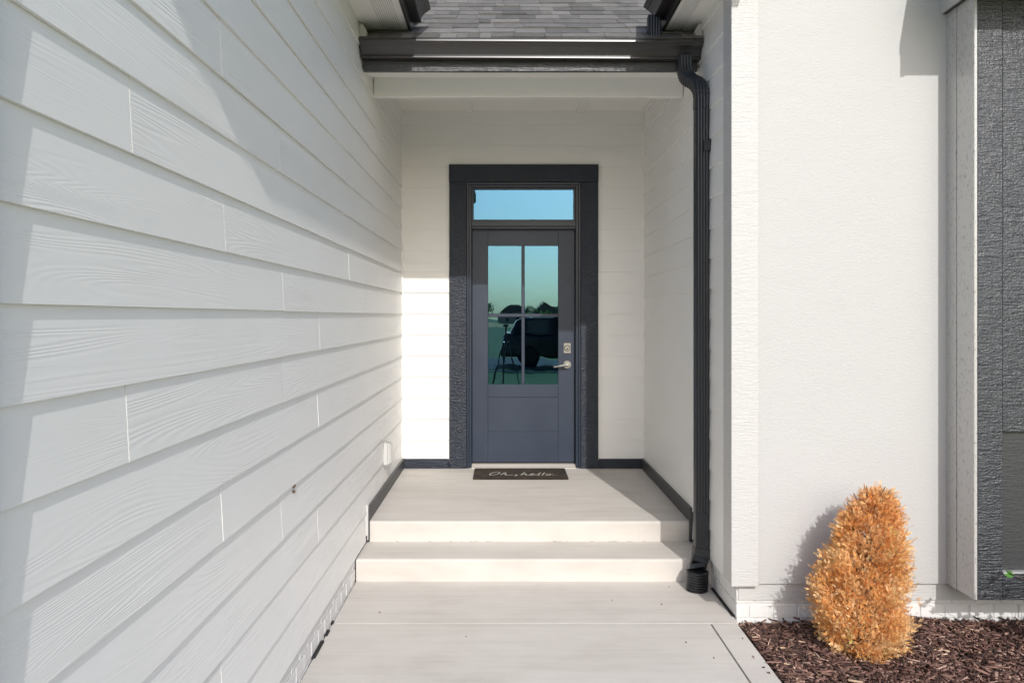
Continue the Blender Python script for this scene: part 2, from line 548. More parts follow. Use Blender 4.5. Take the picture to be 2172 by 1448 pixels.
# skirting boards round the porch floor
SK = PF + 0.0885
box('skirting_board', 'dark_casing', house, -0.846, -0.466, 6.374, 6.40, PF + 0.004, SK - 0.003, 0.002)
box('skirting_board', 'dark_casing', house, 0.801, 1.170, 6.374, 6.40, PF + 0.004, SK - 0.003, 0.002)
def side_skirt(x0, x1):
    prof = [(6.405, PF + 0.002), (4.752, PF + 0.002), (4.752, TR + 0.006), (4.728, TR + 0.006), (4.728, SK), (6.405, SK)]
    MB().prism(prof, x0, x1, lambda y, z, t: (t, y, z)).build('skirting_board', 'dark_fine', house, 0.002)
side_skirt(XL + 0.002, XL + 0.036)
side_skirt(XR - 0.036, XR - 0.002)
box('trim_strip', 'trim_white_dimmed', house, XL + 0.002, XL + 0.030, 4.722, 4.7265, TR + 0.02, SK + 0.02)

# ---- porch roof, ceiling, frieze board, fascia, gutter
PS = 0.63
def roof_z(y): return H + 1.655 + PS * (y - 4.50)
pr = MB().prism([(4.49, H + 1.635), (4.49, H + 1.653), (9.2, roof_z(9.2) - 0.002), (9.2, roof_z(9.2) - 0.14), (4.56, H + 1.60)], -1.5, 1.9, lambda y, z, t: (t, y, z)).build('porch_roof', 'flashing_black', house)
ln = math.sqrt(1 + PS * PS); ux, uz = 1 / ln, PS / ln
ex = 0.141
for r in range(15):
    x = -1.05 - random.uniform(0, 0.25)
    while x < 1.42:
        w = random.choice([0.07, 0.10, 0.13, 0.16, 0.19, 0.22, 0.26])
        th = random.choice([0.004, 0.006, 0.010])
        s0 = r * ex - 0.012 - (random.uniform(0, 0.012) if r else 0); s1 = (r + 1) * ex + 0.03
        dip = random.uniform(-.0015, .0015)
        def P(s, n, xx):
            return (xx, 4.49 + s * ux - n * uz, H + 1.652 + s * uz + n * ux)
        a, b = x + 0.001, x + w - 0.001
        vs = [P(s0, 0.002 + dip, a), P(s0, 0.002 + dip, b), P(s1, 0.001, b), P(s1, 0.001, a), P(s0, 0.006 + th + dip, a), P(s0, 0.006 + th - dip, b), P(s1, 0.003, b), P(s1, 0.003, a)]
        MB().add(vs, [(0, 3, 2, 1), (4, 5, 6, 7), (0, 1, 5, 4), (1, 2, 6, 5), (2, 3, 7, 6), (3, 0, 4, 7)]).build('shingle', 'shingle', pr)
        x += w
# fascia and underside of the overhang
box('fascia_board', 'dark_rough', house, XL + 0.028, XR - 0.028, 4.575, 4.60, H + 1.484, H + 1.63, 0.003)
MB().prism([(4.60, H + 1.489), (4.60, H + 1.51), (5.0, H + 1.60), (5.0, H + 1.577)], XL + 0.018, XR - 0.018, lambda y, z, t: (t, y, z)).build('soffit', 'soffit_white', house)
box('frieze_board', 'trim_porch_shade', house, XL + 0.02, XR - 0.02, 4.975, 5.02, H + 1.447, H + 1.66, 0.003)
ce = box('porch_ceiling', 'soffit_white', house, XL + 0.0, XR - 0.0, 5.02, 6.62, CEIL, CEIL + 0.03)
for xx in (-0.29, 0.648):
    box('batten', 'trim_porch_shade', ce, xx - 0.028, xx + 0.028, 5.03, 6.392, CEIL - 0.016, CEIL - 0.001, 0.002)
box('wall_trim', 'trim_white_dimmed', house, XL + .02, XR - .02, 4.86, 4.975, H + 1.40, H + 1.40 + .001) if False else None

GP = [(0.0, 0.088), (0.0, 0.0), (0.052, 0.0), (0.0585, 0.0025), (0.0576, 0.0095), (0.054, 0.020), (0.058, 0.030), (0.070, 0.047), (0.086, 0.062), (0.098, 0.068), (0.103, 0.075), (0.111, 0.078), (0.1135, 0.082), (0.1128, 0.0905), (0.109, 0.100), (0.098, 0.100)]
def gutter_profile():
    inner = []
    for i, (p, q) in enumerate(GP[::-1]):
        inner.append((min(p - 0.003, 0.107) if p > 0.01 else 0.003, q + 0.003 if q < 0.09 else q - 0.003))
    return GP + inner
def gutter(name, fn, a, b, ends=(True, True)):
    mb = MB().prism(gutter_profile(), a, b, fn)
    if ends[0]: mb.prism(GP, a - 0.002, a + 0.001, fn)
    if ends[1]: mb.prism(GP, b - 0.001, b + 0.002, fn)
    return mb.build(name, 'gutter_metal', house)
gutter('gutter', lambda p, q, t: (t, 4.574 - p, H + 1.549 - 0.009 * (t + 0.85) / 2 + q), XL + 0.024, XR - 0.022)
# kick-out pieces where the roof meets the walls
for x0, x1, y in ((XL + 0.016, XL + 0.062, 4.515), (XR - 0.062, XR - 0.016, 4.515)):
    s = 1 if x0 < 0 else -1
    xa = x0 if s > 0 else x1
    prof = [(0, 1.648), (0.040, 1.648), (0.046, 1.70), (0.025, 1.742), (0, 1.748)]
    MB().prism(prof, y - 0.02, y + 0.03, lambda p, q, t: (xa + s * p, t, H + q)).build('kickout_flashing', 'plastic_white', house, 0.003)

# ---- eaves of the two wings
def wing(side, xw, xf, y0, y1g, y1f):
    s = 1 if side == 'l' else -1
    zs = H + 1.76
    xin = xw - s * 0.02
    # soffit: smooth strip by the wall, vented strip, smooth strip by the fascia
    w = abs(xf - xw)
    t1 = xw + s * w * 0.42; t2 = xw + s * w * 0.86
    box('soffit', 'soffit_white', house, xin, t1, y0, 5.4, zs, zs + 0.012)
    box('soffit', 'soffit_vented', house, t1, t2, y0, 5.4, zs + 0.001, zs + 0.012)
    box('soffit', 'soffit_white', house, t2, xf, y0, 5.4, zs, zs + 0.012)
    box('fascia_board', 'gutter_metal', house, xf, xf + s * 0.02, y0, y1f, zs - 0.012, zs + 0.17, 0.002)
    gutter('gutter', lambda p, q, t: (xf + s * (0.021 + p), t, H + 1.802 + q), y0, y1g)
    # roof slab
    rise = 0.62
    xe = xf + s * 0.045; xr = xf - s * 5.2
    ze = H + 1.93
    prof = [(xe, ze - 0.03), (xe, ze), (xr, ze + rise * abs(xr - xe)), (xr, ze + rise * abs(xr - xe) - 0.16), (xf, ze - 0.03)]
    MB().prism(prof, y0, 9.6, lambda p, q, t: (p, t, q)).build('wing_roof', 'shingle', house)
    # gable wall above the wing's front
    yf = 1.22 if side == 'l' else YF
    g = [(xw, 3.30), (xw, 3.44), (xr, ze + rise * abs(xr - xe) - 0.14), (xr, 3.30)]
    MB().prism(g, yf + 0.01, yf + 0.12, lambda p, q, t: (p, t, q)).build('gable_wall', 'panel_white', house)
wing('l', XL + 0.012, -0.585, 0.50, 4.63, 4.72)
wing('r', XR - 0.012, 0.985, 3.52, 4.60, 4.70)
box('eave_return', 'soffit_white', house, 1.19, 1.238, 3.52, 3.80, H + 1.755, H + 1.95)
# left wing, wall that faces the street (beside the camera, out of frame)
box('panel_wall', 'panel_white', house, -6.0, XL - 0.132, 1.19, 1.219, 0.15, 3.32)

# ---- downspouts
def ds_profile(w, d):
    pts = []
    k = 4
    # ribbed front (towards -y after sweep) and plain sides
    def ribs(y, sgn):
        r = []
        xs = np.linspace(-w / 2 + 0.006, w / 2 - 0.006, 4 * k + 1)
        for i, x in enumerate(xs):
            ph = i % 4
            r.append((x, y + sgn * (-0.004 if ph in (2,) else (-0.003 if ph in (1, 3) else 0.0))))
        return r
    front = ribs(d / 2, 1)
    back = [(w / 2 - 0.004, -d / 2), (-w / 2 + 0.004, -d / 2)]
    left = [(-w / 2, d / 2 - 0.006)]
    right = [(w / 2, d / 2 - 0.006), (w / 2, -d / 2 + 0.004)]
    return front + right + back + [(-w / 2, -d / 2 + 0.004)] + left
DSX, DSY = 1.140, 4.362
prof = ds_profile(0.078, 0.062)
def arc(p0, p1, p2, n):
    return [tuple((1 - t) ** 2 * Vector(p0) + 2 * t * (1 - t) * Vector(p1) + t * t * Vector(p2)) for t in [i / n for i in range(n + 1)]]
ds = empty('downspout'); ds.parent = house
a0, a1 = Vector((1.082, 4.520, H + 1.555)), Vector((1.082, 4.520, H + 1.475))
b0, b1 = Vector((DSX, DSY, H + 1.290)), Vector((DSX, DSY, H + 1.20))
mid = (a1 + b0) / 2
pth = [tuple(a0), tuple((a0 + a1) / 2)] + arc(a1 + Vector((0, 0, .02)), a1 - Vector((0, 0, .05)), mid, 14) + arc(mid, b0 + Vector((0, 0, .05)), b0 - Vector((0, 0, .02)), 14)[1:] + [tuple(b1)]
scl = []
for i in range(len(pth)):
    scl.append(1.06 if i < 2 else (1.08 if i % 2 else 1.0) if i < len(pth) - 1 else 1.05)
MB().sweep(prof, pth, scl).build('elbow', 'downspout_metal', ds)
MB().sweep(prof, [(DSX, DSY, H + 1.23), (DSX, DSY, 0.80), (DSX, DSY, 0.36)], [0.98, 0.98, 0.98]).build('pipe_length', 'downspout_metal', ds)
MB().sweep([(-.041, .034), (.041, .034), (.041, -.033), (-.041, -.033)], [(DSX, DSY, 0.42), (DSX, DSY, 0.185)], [0.94, 0.97]).build('pipe_length', 'downspout_metal', ds, 0.004)
box('strap', 'downspout_metal', ds, DSX + 0.006, DSX + 0.048, DSY - 0.0375, DSY - 0.033, H + 0.95, H + 1.01)
box('strap', 'downspout_metal', ds, DSX + 0.0395, DSX + 0.0435, DSY - 0.034, DSY + 0.03, H + 0.95, H + 1.01)
# short downspout from the wing gutter onto the porch roof
MB().sweep(ds_profile(0.075, 0.055), [(0.905, 4.555, H + 1.81), (0.905, 4.555, H + 1.66)], [1, 1]).build('downspout', 'downspout_metal', house)
# adapter and corrugated drain pipe on the walkway
dp = empty('drain_pipe', (1.093, 4.275, 0))
tag(dp, 'short black corrugated drain pipe with square adapter under the downspout', 'drain pipe')
m = MB()
rings = []
N = 28
zz = 0.0; path = []; rad = []
for i in range(8):
    for (dz, r) in ((0.0, .054), (.004, .0615), (.009, .0625), (.0125, .054)):
        path.append((0.0008 * i * i * 0.1, 0, zz + dz)); rad.append(r)
    zz += 0.0142
m.tube(path, rad, N)
m.build('corrugated_tube', 'black_plastic', dp, smooth=False)
ad = MB()
ad.sweep([(-.044, .036), (.044, .036), (.044, -.036), (-.044, -.036)], [(DSX - 1.093, DSY - 4.275, 0.215), (DSX - 1.093 - .004, DSY - 4.275 - .005, 0.165), (0.022, 0.045, 0.128)], [1.0, 1.03, 1.02])
ad.build('adapter', 'downspout_metal', dp, 0.003)
MB().sweep([(-.05, .05), (.05, .05), (.05, -.05), (-.05, -.05)], [(0.0, 0.02, 0.118), (-0.004, 0.03, 0.142)], [1.0, 0.72]).build('collar', 'downspout_metal', dp, 0.004)

# ---- front (street facing) wall right of the entry
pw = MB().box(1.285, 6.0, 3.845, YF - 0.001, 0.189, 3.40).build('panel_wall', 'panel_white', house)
box('corner_board', 'trim_white_dimmed', house, 1.152, 1.2905, 3.820, 3.8445, 0.183, 3.40, 0.002)
box('corner_board', 'trim_white_dimmed', house, 1.158, 1.1985, 3.8448, 3.983, 0.183, 3.32, 0.002)
# painted brick bases
BH, BL = 0.0756, 0.1255
def brick_row(parent, along, fixed, sgn, a, b, z0, z1, shift):
    t = a - shift
    while t < b:
        p, q = max(t + 0.004, a), min(t + BL - 0.004, b)
        if q - p > 0.015:
            j = random.uniform(-0.0012, 0.0012)
            if along == 'x':
                box('brick', 'brick_white', parent, p, q, fixed + sgn * (0.006 + j), fixed - sgn * 0.03, z0 + 0.0035, z1 - 0.0035, 0.003)
            else:
                box('brick', 'brick_white', parent, fixed + sgn * (0.006 + j), fixed - sgn * 0.03, p, q, z0 + 0.0035, z1 - 0.0035, 0.003)
        t += BL
BASE = [0.0025 - 0.0756, 0.0025, 0.0781, 0.1537, 0.2]
bf = box('brick_base', 'mortar_white', house, 1.196, 5.0, 3.874, 4.0, -0.2, 0.198)
for i in range(4):
    brick_row(bf, 'x', 3.874, -1, 1.192, 4.2, BASE[i], BASE[i + 1], BL / 2 if i % 2 else 0.03)
br = box('brick_base', 'mortar_white', house, 1.198, 1.3, 3.905, 4.42, -0.2, 0.175)
for i in range(4):
    brick_row(br, 'y', 1.198, -1, 3.908, 4.42, BASE[i], min(BASE[i + 1], 0.172), BL / 2 if i % 2 else 0.01)
bl = box('brick_base', 'mortar_white', house, -1.2, -0.878, 1.2, 4.44, -0.2, LZ0 + 0.004)
for i in range(4):
    brick_row(bl, 'y', -0.878, 1, 1.22, 4.42, BASE[i], min(BASE[i + 1], LZ0 - 0.002), BL / 2 if i % 2 else 0.01)

# ---- dark bay box
BXL, BYF, BZ0, BZ1 = 2.258, 3.616, H - 1.358, H + 1.545
bay = box('bay_box', 'dark_fine', house, BXL + 0.004, 4.3, BYF + 0.055, YF, BZ0 + 0.002, BZ1 + 0.2)
box('side_board', 'dark_gloss', bay, BXL, BXL + 0.003, BYF + 0.022, BYF + 0.145, BZ0, BZ1, 0.0)
box('side_board', 'dark_gloss', bay, BXL - 0.003, BXL + 0.0028, BYF + 0.147, 3.8445, BZ0, BZ1, 0.0)
box('edge_trim', 'dark_gloss', bay, BXL - 0.004, BXL + 0.012, BYF, BYF + 0.020, BZ0, BZ1, 0.002)
box('front_board', 'dark_rough', bay, BXL + 0.0125, 2.391, BYF, BYF + 0.05, BZ0, BZ1 + 0.05, 0.002)
box('front_board', 'dark_rough', bay, 2.393, 3.5, BYF + 0.004, BYF + 0.05, H - 0.551, BZ1 + 0.05, 0.002)
box('front_board', 'dark_rough', bay, 2.393, 3.5, BYF + 0.003, BYF + 0.05, BZ0, H - 1.232, 0.002)
box('recessed_panel', 'dark_fine', bay, 2.393, 3.5, BYF + 0.030, BYF + 0.05, H - 1.24, H - 0.54)
box('sill', 'dark_gloss', bay, 2.3935, 3.5, BYF - 0.002, BYF + 0.045, H - 1.2315, H - 1.2245, 0.001)
# shed roof over the bay with its gutter
by = 3.25
ro = MB().prism([(by + 0.02, H + 1.70), (by + 0.02, H + 1.74), (3.86, H + 1.74 + 0.48 * 0.60), (3.86, H + 1.70 + 0.48 * 0.60)], 2.118, 4.6, lambda y, z, t: (t, y, z)).build('bay_roof', 'shingle', house)
box('rake_board', 'dark_fine', ro, 2.121, 2.14, by + 0.03, by + 0.05, H + 1.58, H + 1.70)
gutter('gutter', lambda p, q, t: (t, by + 0.121 - p, H + 1.565 + q), 2.135, 4.5)
box('fascia_board', 'dark_fine', house, 2.15, 4.5, by + 0.123, by + 0.14, H + 1.56, H + 1.72)
MB().prism([(by + 0.141, H + 1.556), (3.844, H + 1.540), (3.844, H + 1.72), (by + 0.141, H + 1.72)], 2.227, 2.238, lambda y, z, t: (t, y, z)).build('soffit_return', 'panel_white', house)
MB().prism([(by + 0.141, H + 1.552), (3.844, H + 1.5375), (3.844, H + 1.56), (by + 0.141, H + 1.575)], 2.2385, 4.5, lambda y, z, t: (t, y, z)).build('soffit', 'dark_fine', house)

# ---- entrance door
casing_y0, casing_y1 = 6.370, 6.398
CZ1 = H + 1.284
box('door_casing', 'dark_casing', house, -0.462, DX0, casing_y0, casing_y1, PF + 0.004, CZ1 - 0.1495, 0.003)
box('door_casing', 'dark_casing', house, DX1, 0.797, casing_y0, casing_y1, PF + 0.004, CZ1 - 0.1495, 0.003)
box('door_casing', 'dark_casing', house, -0.464, 0.799, casing_y0 - 0.002, casing_y1, CZ1 - 0.149, CZ1, 0.003)
FT = CZ1 - 0.151
fr = MB()
fr.box(DX0, DX0 + 0.018, 6.384, 6.60, PF, FT); fr.box(DX0 + 0.0181, DX0 + 0.040, 6.402, 6.60, PF, FT)
fr.box(DX1 - 0.018, DX1, 6.384, 6.60, PF, FT); fr.box(DX1 - 0.040, DX1 - 0.0181, 6.402, 6.60, PF, FT)
fr.box(DX0 + 0.0182, DX1 - 0.0182, 6.3842, 6.60, FT - 0.018, FT); fr.box(DX0 + 0.0402, DX1 - 0.0402, 6.4022, 6.60, FT - 0.036, FT - 0.0181)
fr.box(DX0 + 0.0402, DX1 - 0.0402, 6.395, 6.60, H + 0.765, H + 0.808)
fr.box(DX0 + 0.0402, DX1 - 0.0402, 6.415, 6.60, H + 0.744, H + 0.7649)
door_frame = fr.build('door_frame', 'frame_paint', house, 0.002)
# transom light
tx0, tx1, tz0, tz1 = DX0 + 0.0405, DX1 - 0.0405, H + 0.8085, FT - 0.0365
tm = MB()
tb = 0.016
tm.box(tx0, tx0 + tb, 6.425, 6.46, tz0, tz1).box(tx1 - tb, tx1, 6.425, 6.46, tz0, tz1).box(tx0 + tb, tx1 - tb, 6.425, 6.46, tz0, tz0 + tb).box(tx0 + tb, tx1 - tb, 6.425, 6.46, tz1 - tb, tz1)
trn = tm.build('transom_window', 'frame_paint', house, 0.002)
box('pane', 'coated_glass', trn, tx0 + tb + .0005, tx1 - tb - .0005, 6.442, 6.446, tz0 + tb + .0005, tz1 - tb - .0005)
# door leaf
DY = 6.470; DT = 0.044
dx0, dx1, dz0, dz1 = -0.272, 0.606, H - 1.247, H + 0.755
gx0, gx1, gz0, gz1 = -0.137, 0.465, H - 0.582, H + 0.606
dm = MB()
dm.box(dx0, gx0 - .0006, DY, DY + DT, dz0, dz1).box(gx1 + .0006, dx1, DY, DY + DT, dz0, dz1)
dm.box(gx0, gx1, DY + .0006, DY + DT, gz1, dz1).box(gx0, gx1, DY + .0006, DY + DT, H - 0.691, gz0).box(gx0, gx1, DY + .0006, DY + DT, dz0, H - 0.986)
door = dm.build('entrance_door', 'door_paint', house, 0.0014)
box('door_panel', 'door_paint', door, gx0 + .0005, gx1 - .0005, DY + 0.008, DY + 0.036, H - 0.9855, H - 0.6915)
mx_, mz_ = 0.164, H + 0.010
box('muntin', 'door_paint', door, gx0 + .0005, gx1 - .0005, DY + 0.004, DY + 0.030, mz_ - 0.014, mz_ + 0.014, 0.003)
box('muntin', 'door_paint', door, mx_ - 0.014, mx_ + 0.014, DY + 0.005, DY + 0.030, mz_ + 0.0142, gz1 - .0005, 0.003)
box('muntin', 'door_paint', door, mx_ - 0.014, mx_ + 0.014, DY + 0.005, DY + 0.030, gz0 + .0005, mz_ - 0.0142, 0.003)
for (a, b) in ((gx0 + .001, mx_ - 0.0143), (mx_ + 0.0143, gx1 - .001)):
    for (c, d) in ((gz0 + .001, mz_ - 0.0145), (mz_ + 0.0145, gz1 - .001)):
        box('pane', 'coated_glass', door, a, b, DY + 0.016, DY + 0.020, c, d)
# lever and deadbolt
def disc(mb, cx, cz, y0, y1, r, seg=28):
    prof = [(cx + r * math.cos(2 * math.pi * i / seg), cz + r * math.sin(2 * math.pi * i / seg)) for i in range(seg)]
    return mb.prism(prof, y0, y1, lambda p, q, t: (p, t, q))
hx, hz = 0.542, H - 0.412
hm = MB(); disc(hm, hx, hz, DY - 0.012, DY - 0.0005, 0.034); disc(hm, hx, hz, DY - 0.03, DY - 0.012, 0.014)
hm.tube([(hx + 0.008, DY - 0.048, hz), (hx - 0.02, DY - 0.052, hz - 0.002), (hx - 0.07, DY - 0.052, hz - 0.010), (hx - 0.118, DY - 0.046, hz - 0.018)], [0.012, 0.011, 0.009, 0.0085], 14, Vector((0, 0, 1)))
disc(hm, hx, hz, DY - 0.058, DY - 0.03, 0.016)
hnd = hm.build('door_handle', 'nickel', door, 0.0015)
bz = H - 0.271
dbm = MB().box(hx - 0.031, hx + 0.031, DY - 0.008, DY - 0.0005, bz - 0.044, bz + 0.044)
db = dbm.build('deadbolt', 'nickel', door, 0.002)
k1 = MB(); disc(k1, hx, bz, DY - 0.010, DY - 0.0082, 0.0265); k1.build('deadbolt', 'nickel_dark', door)
k2 = MB(); disc(k2, hx, bz, DY - 0.024, DY - 0.0102, 0.0215); k2.build('deadbolt', 'nickel', door, 0.002)
k3 = MB(); disc(k3, hx, bz - 0.006, DY - 0.0255, DY - 0.0242, 0.0075, 16); k3.build('deadbolt', 'nickel_dark', door)
# threshold
MB().prism([(6.405, PF + 0.003), (6.372, PF + 0.003), (6.372, PF + 0.010), (6.405, PF + 0.014), (6.44, PF + 0.028), (6.56, PF + 0.030), (6.56, PF + 0.003)], DX0 + 0.0405, DX1 - 0.0405, lambda y, z, t: (t, y, z)).build('threshold', 'threshold_metal', house)
box('door_sweep', 'rubber', door, dx0 + .002, dx1 - .002, DY + 0.006, DY + 0.03, PF + 0.0305, dz0 - 0.0005)
# dim hall behind the glass
hall = MB()
hall.add([(-0.9, 6.62, PF), (1.25, 6.62, PF), (1.25, 10, PF), (-0.9, 10, PF), (-0.9, 6.62, 3.3), (1.25, 6.62, 3.3), (1.25, 10, 3.3), (-0.9, 10, 3.3)],
         [(0, 1, 2, 3), (4, 7, 6, 5), (3, 2, 6, 7), (0, 3, 7, 4), (1, 5, 6, 2)])
hall.build('hall_room', 'interior_dark', house)
# outlet cover on the left wall
ox = XL + 0.0165
om = MB().box(ox, ox + 0.030, 5.40, 5.50, 0.485, 0.645).box(ox + 0.0301, ox + 0.045, 5.405, 5.495, 0.49, 0.64)
oc = om.build('outlet_cover', 'plastic_white', house, 0.003)
for q in (5.42, 5.44, 5.46, 5.48):
    box('ridge', 'plastic_white', oc, ox + 0.0452, ox + 0.052, q - 0.005, q + 0.005, 0.50, 0.63, 0.001)
# small dried mud dab on the left siding
mb = MB()
for i in range(9):
    c = Vector((XL + 0.014 + random.uniform(0, .006), 3.10 + random.uniform(-.012, .012), 0.848 + random.uniform(-.02, .012)))
    r_ = random.uniform(.003, .007)
    mb.tube([tuple(c - Vector((0, 0, r_))), tuple(c), tuple(c + Vector((0, 0, r_)))], [r_ * .5, r_, r_ * .4], 6)
tag(mb.build('mud_dab', 'bark'), 'tiny brown dried mud dab on the white siding', 'mud dab')

# ------------------------------------------------------------------ doormat
mat = empty('doormat', (0.132, 6.145, PF + 0.003))
tag(mat, 'dark coir doormat lettered Oh, hello. before the door', 'doormat')
nx, ny = 60, 30
vs = []; W_, D_ = 0.755, 0.405
for j in range(ny + 1):
    for i in range(nx + 1):
        x = -W_ / 2 + W_ * i / nx; y = -D_ / 2 + D_ * j / ny
        e = min(i, nx - i, j, ny - j)
        vs.append((x + random.uniform(-.001, .001), y + random.uniform(-.001, .001), (0.0125 + random.uniform(-.0008, .0008)) if e > 0 else 0.010))
k = len(vs)
fs = [(j * (nx + 1) + i, j * (nx + 1) + i + 1, (j + 1) * (nx + 1) + i + 1, (j + 1) * (nx + 1) + i) for j in range(ny) for i in range(nx)]
bot = [(-W_ / 2, -D_ / 2, 0), (W_ / 2, -D_ / 2, 0), (W_ / 2, D_ / 2, 0), (-W_ / 2, D_ / 2, 0)]
mbm = MB().add(vs, fs)
o0 = len(mbm.v); mbm.v += bot
edge = [[i for i in range(nx + 1)], [j * (nx + 1) + nx for j in range(ny + 1)], [ny * (nx + 1) + i for i in range(nx, -1, -1)], [j * (nx + 1) for j in range(ny, -1, -1)]]
for s_, e_ in enumerate(edge):
    mbm.f.append(tuple([o0 + s_] + [o0 + (s_ + 1) % 4] + e_[::-1]))
mbm.f.append((o0 + 3, o0 + 2, o0 + 1, o0))
mbm.build('coir_pile', 'coir', mat)
LET = {
 'O': [[(-.158, .075), (-.168, .112), (-.20, .107), (-.243, .047), (-.252, -.003), (-.237, -.025), (-.205, -.010), (-.172, .034), (-.158, .075), (-.170, .106)]],
 'h': [[(-.098, .100), (-.136, .030), (-.148, -.012)], [(-.138, .02), (-.115, .046), (-.098, .046), (-.106, .003), (-.104, -.020), (-.085, -.028), (-.06, -.018), (-.033, -.004)]],
 'comma': [[(-.018, -.012), (.002, -.016), (-.004, -.042), (-.026, -.062)]],
 'h2': [[(.080, .100), (.060, .05), (.040, -.025)], [(.046, .0), (.070, .034), (.088, .034), (.084, .0), (.088, -.024), (.116, -.030)]],
 'e': [[(.112, -.028), (.142, .004), (.164, .026), (.150, .040), (.128, .0), (.138, -.026), (.164, -.022), (.195, -.004)]],
 'l': [[(.228, .090), (.204, .012), (.200, -.022), (.215, -.026)]],
 'l2': [[(.268, .090), (.246, .012), (.240, -.030)]],
 'o': [[(.312, .014), (.290, .016), (.276, -.012), (.290, -.030), (.312, -.014), (.312, .014), (.330, -.004), (.350, -.010)]],
 'dot': [[(.366, -.026), (.371, -.0265)]]}
def smooth_line(pts, n=6):
    P_ = [Vector((*p, 0)) for p in pts]
    if len(P_) < 3: return P_
    out = []
    for i in range(len(P_) - 1):
        p0, p1, p2, p3 = P_[max(i - 1, 0)], P_[i], P_[i + 1], P_[min(i + 2, len(P_) - 1)]
        for q in range(n):
            t = q / n
            out.append(0.5 * ((2 * p1) + (p2 - p0) * t + (2 * p0 - 5 * p1 + 4 * p2 - p3) * t * t + (3 * p1 - p0 - 3 * p2 + p3) * t ** 3))
    return out + [P_[-1]]
lm = MB()
LS, LX, LY = 0.86, -0.03, -0.075
for strokes in LET.values():
    for s_ in strokes:
        pts = smooth_line(s_)
        w = 0.0046
        L, Rr = [], []
        for i, p in enumerate(pts):
            t = (pts[min(i + 1, len(pts) - 1)] - pts[max(i - 1, 0)]).normalized()
            nn = Vector((-t.y, t.x, 0)) * w
            for arr, sg in ((L, 1), (Rr, -1)):
                q = p + nn * sg
                arr.append((q.x * LS + LX, q.y * LS + LY, 0.0146))
        k = len(L)
        lm.add(L + Rr, [(i, i + 1, k + i + 1, k + i) for i in range(k - 1)])
lm.build('lettering', 'mat_paint', mat, fix=False)

# ------------------------------------------------------------------ mulch bed
gx = np.linspace(1.181, 4.6, 90); gy = np.linspace(1.2, 3.868, 70)
def mulch_h(x, y):
    return -0.028 + 0.012 * np.sin(5.1 * x + 1.3) * np.sin(4.3 * y) + 0.008 * np.sin(13 * x + 2) * np.cos(11 * y) + 0.012 * np.clip((x - 1.3) * 2, 0, 1)
X, Y = np.meshgrid(gx, gy)
V = np.stack([X, Y, mulch_h(X, Y)], -1).reshape(-1, 3)
idx = np.arange(V.shape[0]).reshape(len(gy), len(gx))
F = np.stack([idx[:-1, :-1], idx[:-1, 1:], idx[1:, 1:], idx[1:, :-1]], -1).reshape(-1, 4)
mo = mesh_np('mulch_bed', V, F, 'soil', smooth=True); tag(mo, kind='structure')
def chips(n, x0, x1, y0, y1, lift, seed, lmin=0.014, lmax=0.06, flat=None):
    r = np.random.default_rng(seed)
    cx = r.uniform(x0, x1, n); cy = r.uniform(y0, y1, n)
    L = lmin + (lmax - lmin) * r.beta(1.4, 2.6, n); Wd = r.uniform(0.0016, 0.0072, n); T = r.uniform(0.001, 0.004, n)
    yaw = r.uniform(0, 2 * np.pi, n); pit = r.normal(0, 0.24, n); rol = r.normal(0, 0.5, n)
    cz = mulch_h(cx, cy) + r.uniform(0.0, lift, n)
    if flat is not None: cz = np.full(n, flat); pit *= .2; rol *= .1
    cyaw, syaw, cp, sp, cr, sr = np.cos(yaw), np.sin(yaw), np.cos(pit), np.sin(pit), np.cos(rol), np.sin(rol)
    ax = np.stack([cyaw * cp, syaw * cp, sp], -1)
    b0 = np.stack([-syaw, cyaw, np.zeros(n)], -1)
    c0 = np.cross(ax, b0)
    bb = b0 * cr[:, None] + c0 * sr[:, None]
    cc = np.cross(ax, bb)
    sg = np.array([(-1, -1, -1), (1, -1, -1), (1, 1, -1), (-1, 1, -1), (-1, -1, 1), (1, -1, 1), (1, 1, 1), (-1, 1, 1)], float)
    tp = r.uniform(0.25, 1.0, (n, 8)); sk = r.uniform(0.75, 1.0, (n, 8))
    P_ = np.stack([cx, cy, cz], -1)[:, None, :] + sg[None, :, 0:1] * ax[:, None, :] * (L[:, None, None] / 2) * sk[:, :, None] \
        + sg[None, :, 1:2] * bb[:, None, :] * Wd[:, None, None] * tp[:, :, None] + sg[None, :, 2:3] * cc[:, None, :] * T[:, None, None]
    q = np.array([(0, 3, 2, 1), (4, 5, 6, 7), (0, 1, 5, 4), (1, 2, 6, 5), (2, 3, 7, 6), (3, 0, 4, 7)])
    F_ = (q[None] + (np.arange(n) * 8)[:, None, None]).reshape(-1, 4)
    base = np.array([[.12, .064, .050], [.18, .098, .076], [.26, .15, .118], [.38, .255, .20], [.055, .032, .027], [.62, .44, .30]])
    pick = r.choice(6, n, p=[.28, .27, .18, .08, .17, .02])
    cl = base[pick] * r.uniform(0.75, 1.25, (n, 1))
    return P_.reshape(-1, 3), F_, np.repeat(cl, 8, 0)
parts = [chips(30000, 1.20, 3.5, 2.55, 3.862, 0.022, 3), chips(7000, 1.20, 3.5, 2.55, 3.862, 0.036, 4, .025, .095), chips(4000, 1.2, 4.5, 1.3, 2.6, 0.02, 5, .03, .09),
         chips(500, 1.195, 1.30, 2.6, 3.86, 0.03, 6), chips(9, 1.13, 1.18, 2.9, 3.8, 0, 8, .012, .03, 0.003), chips(9, -.7, 1.1, 3.0, 4.35, 0, 9, .003, .009, 0.002)]
off = 0; VV = []; FF = []; CC = []
for (a, b, c) in parts:
    VV.append(a); FF.append(b + off); CC.append(c); off += len(a)
ch = mesh_np('wood_chips', np.concatenate(VV), np.concatenate(FF), 'bark_chips', None, np.concatenate(CC))
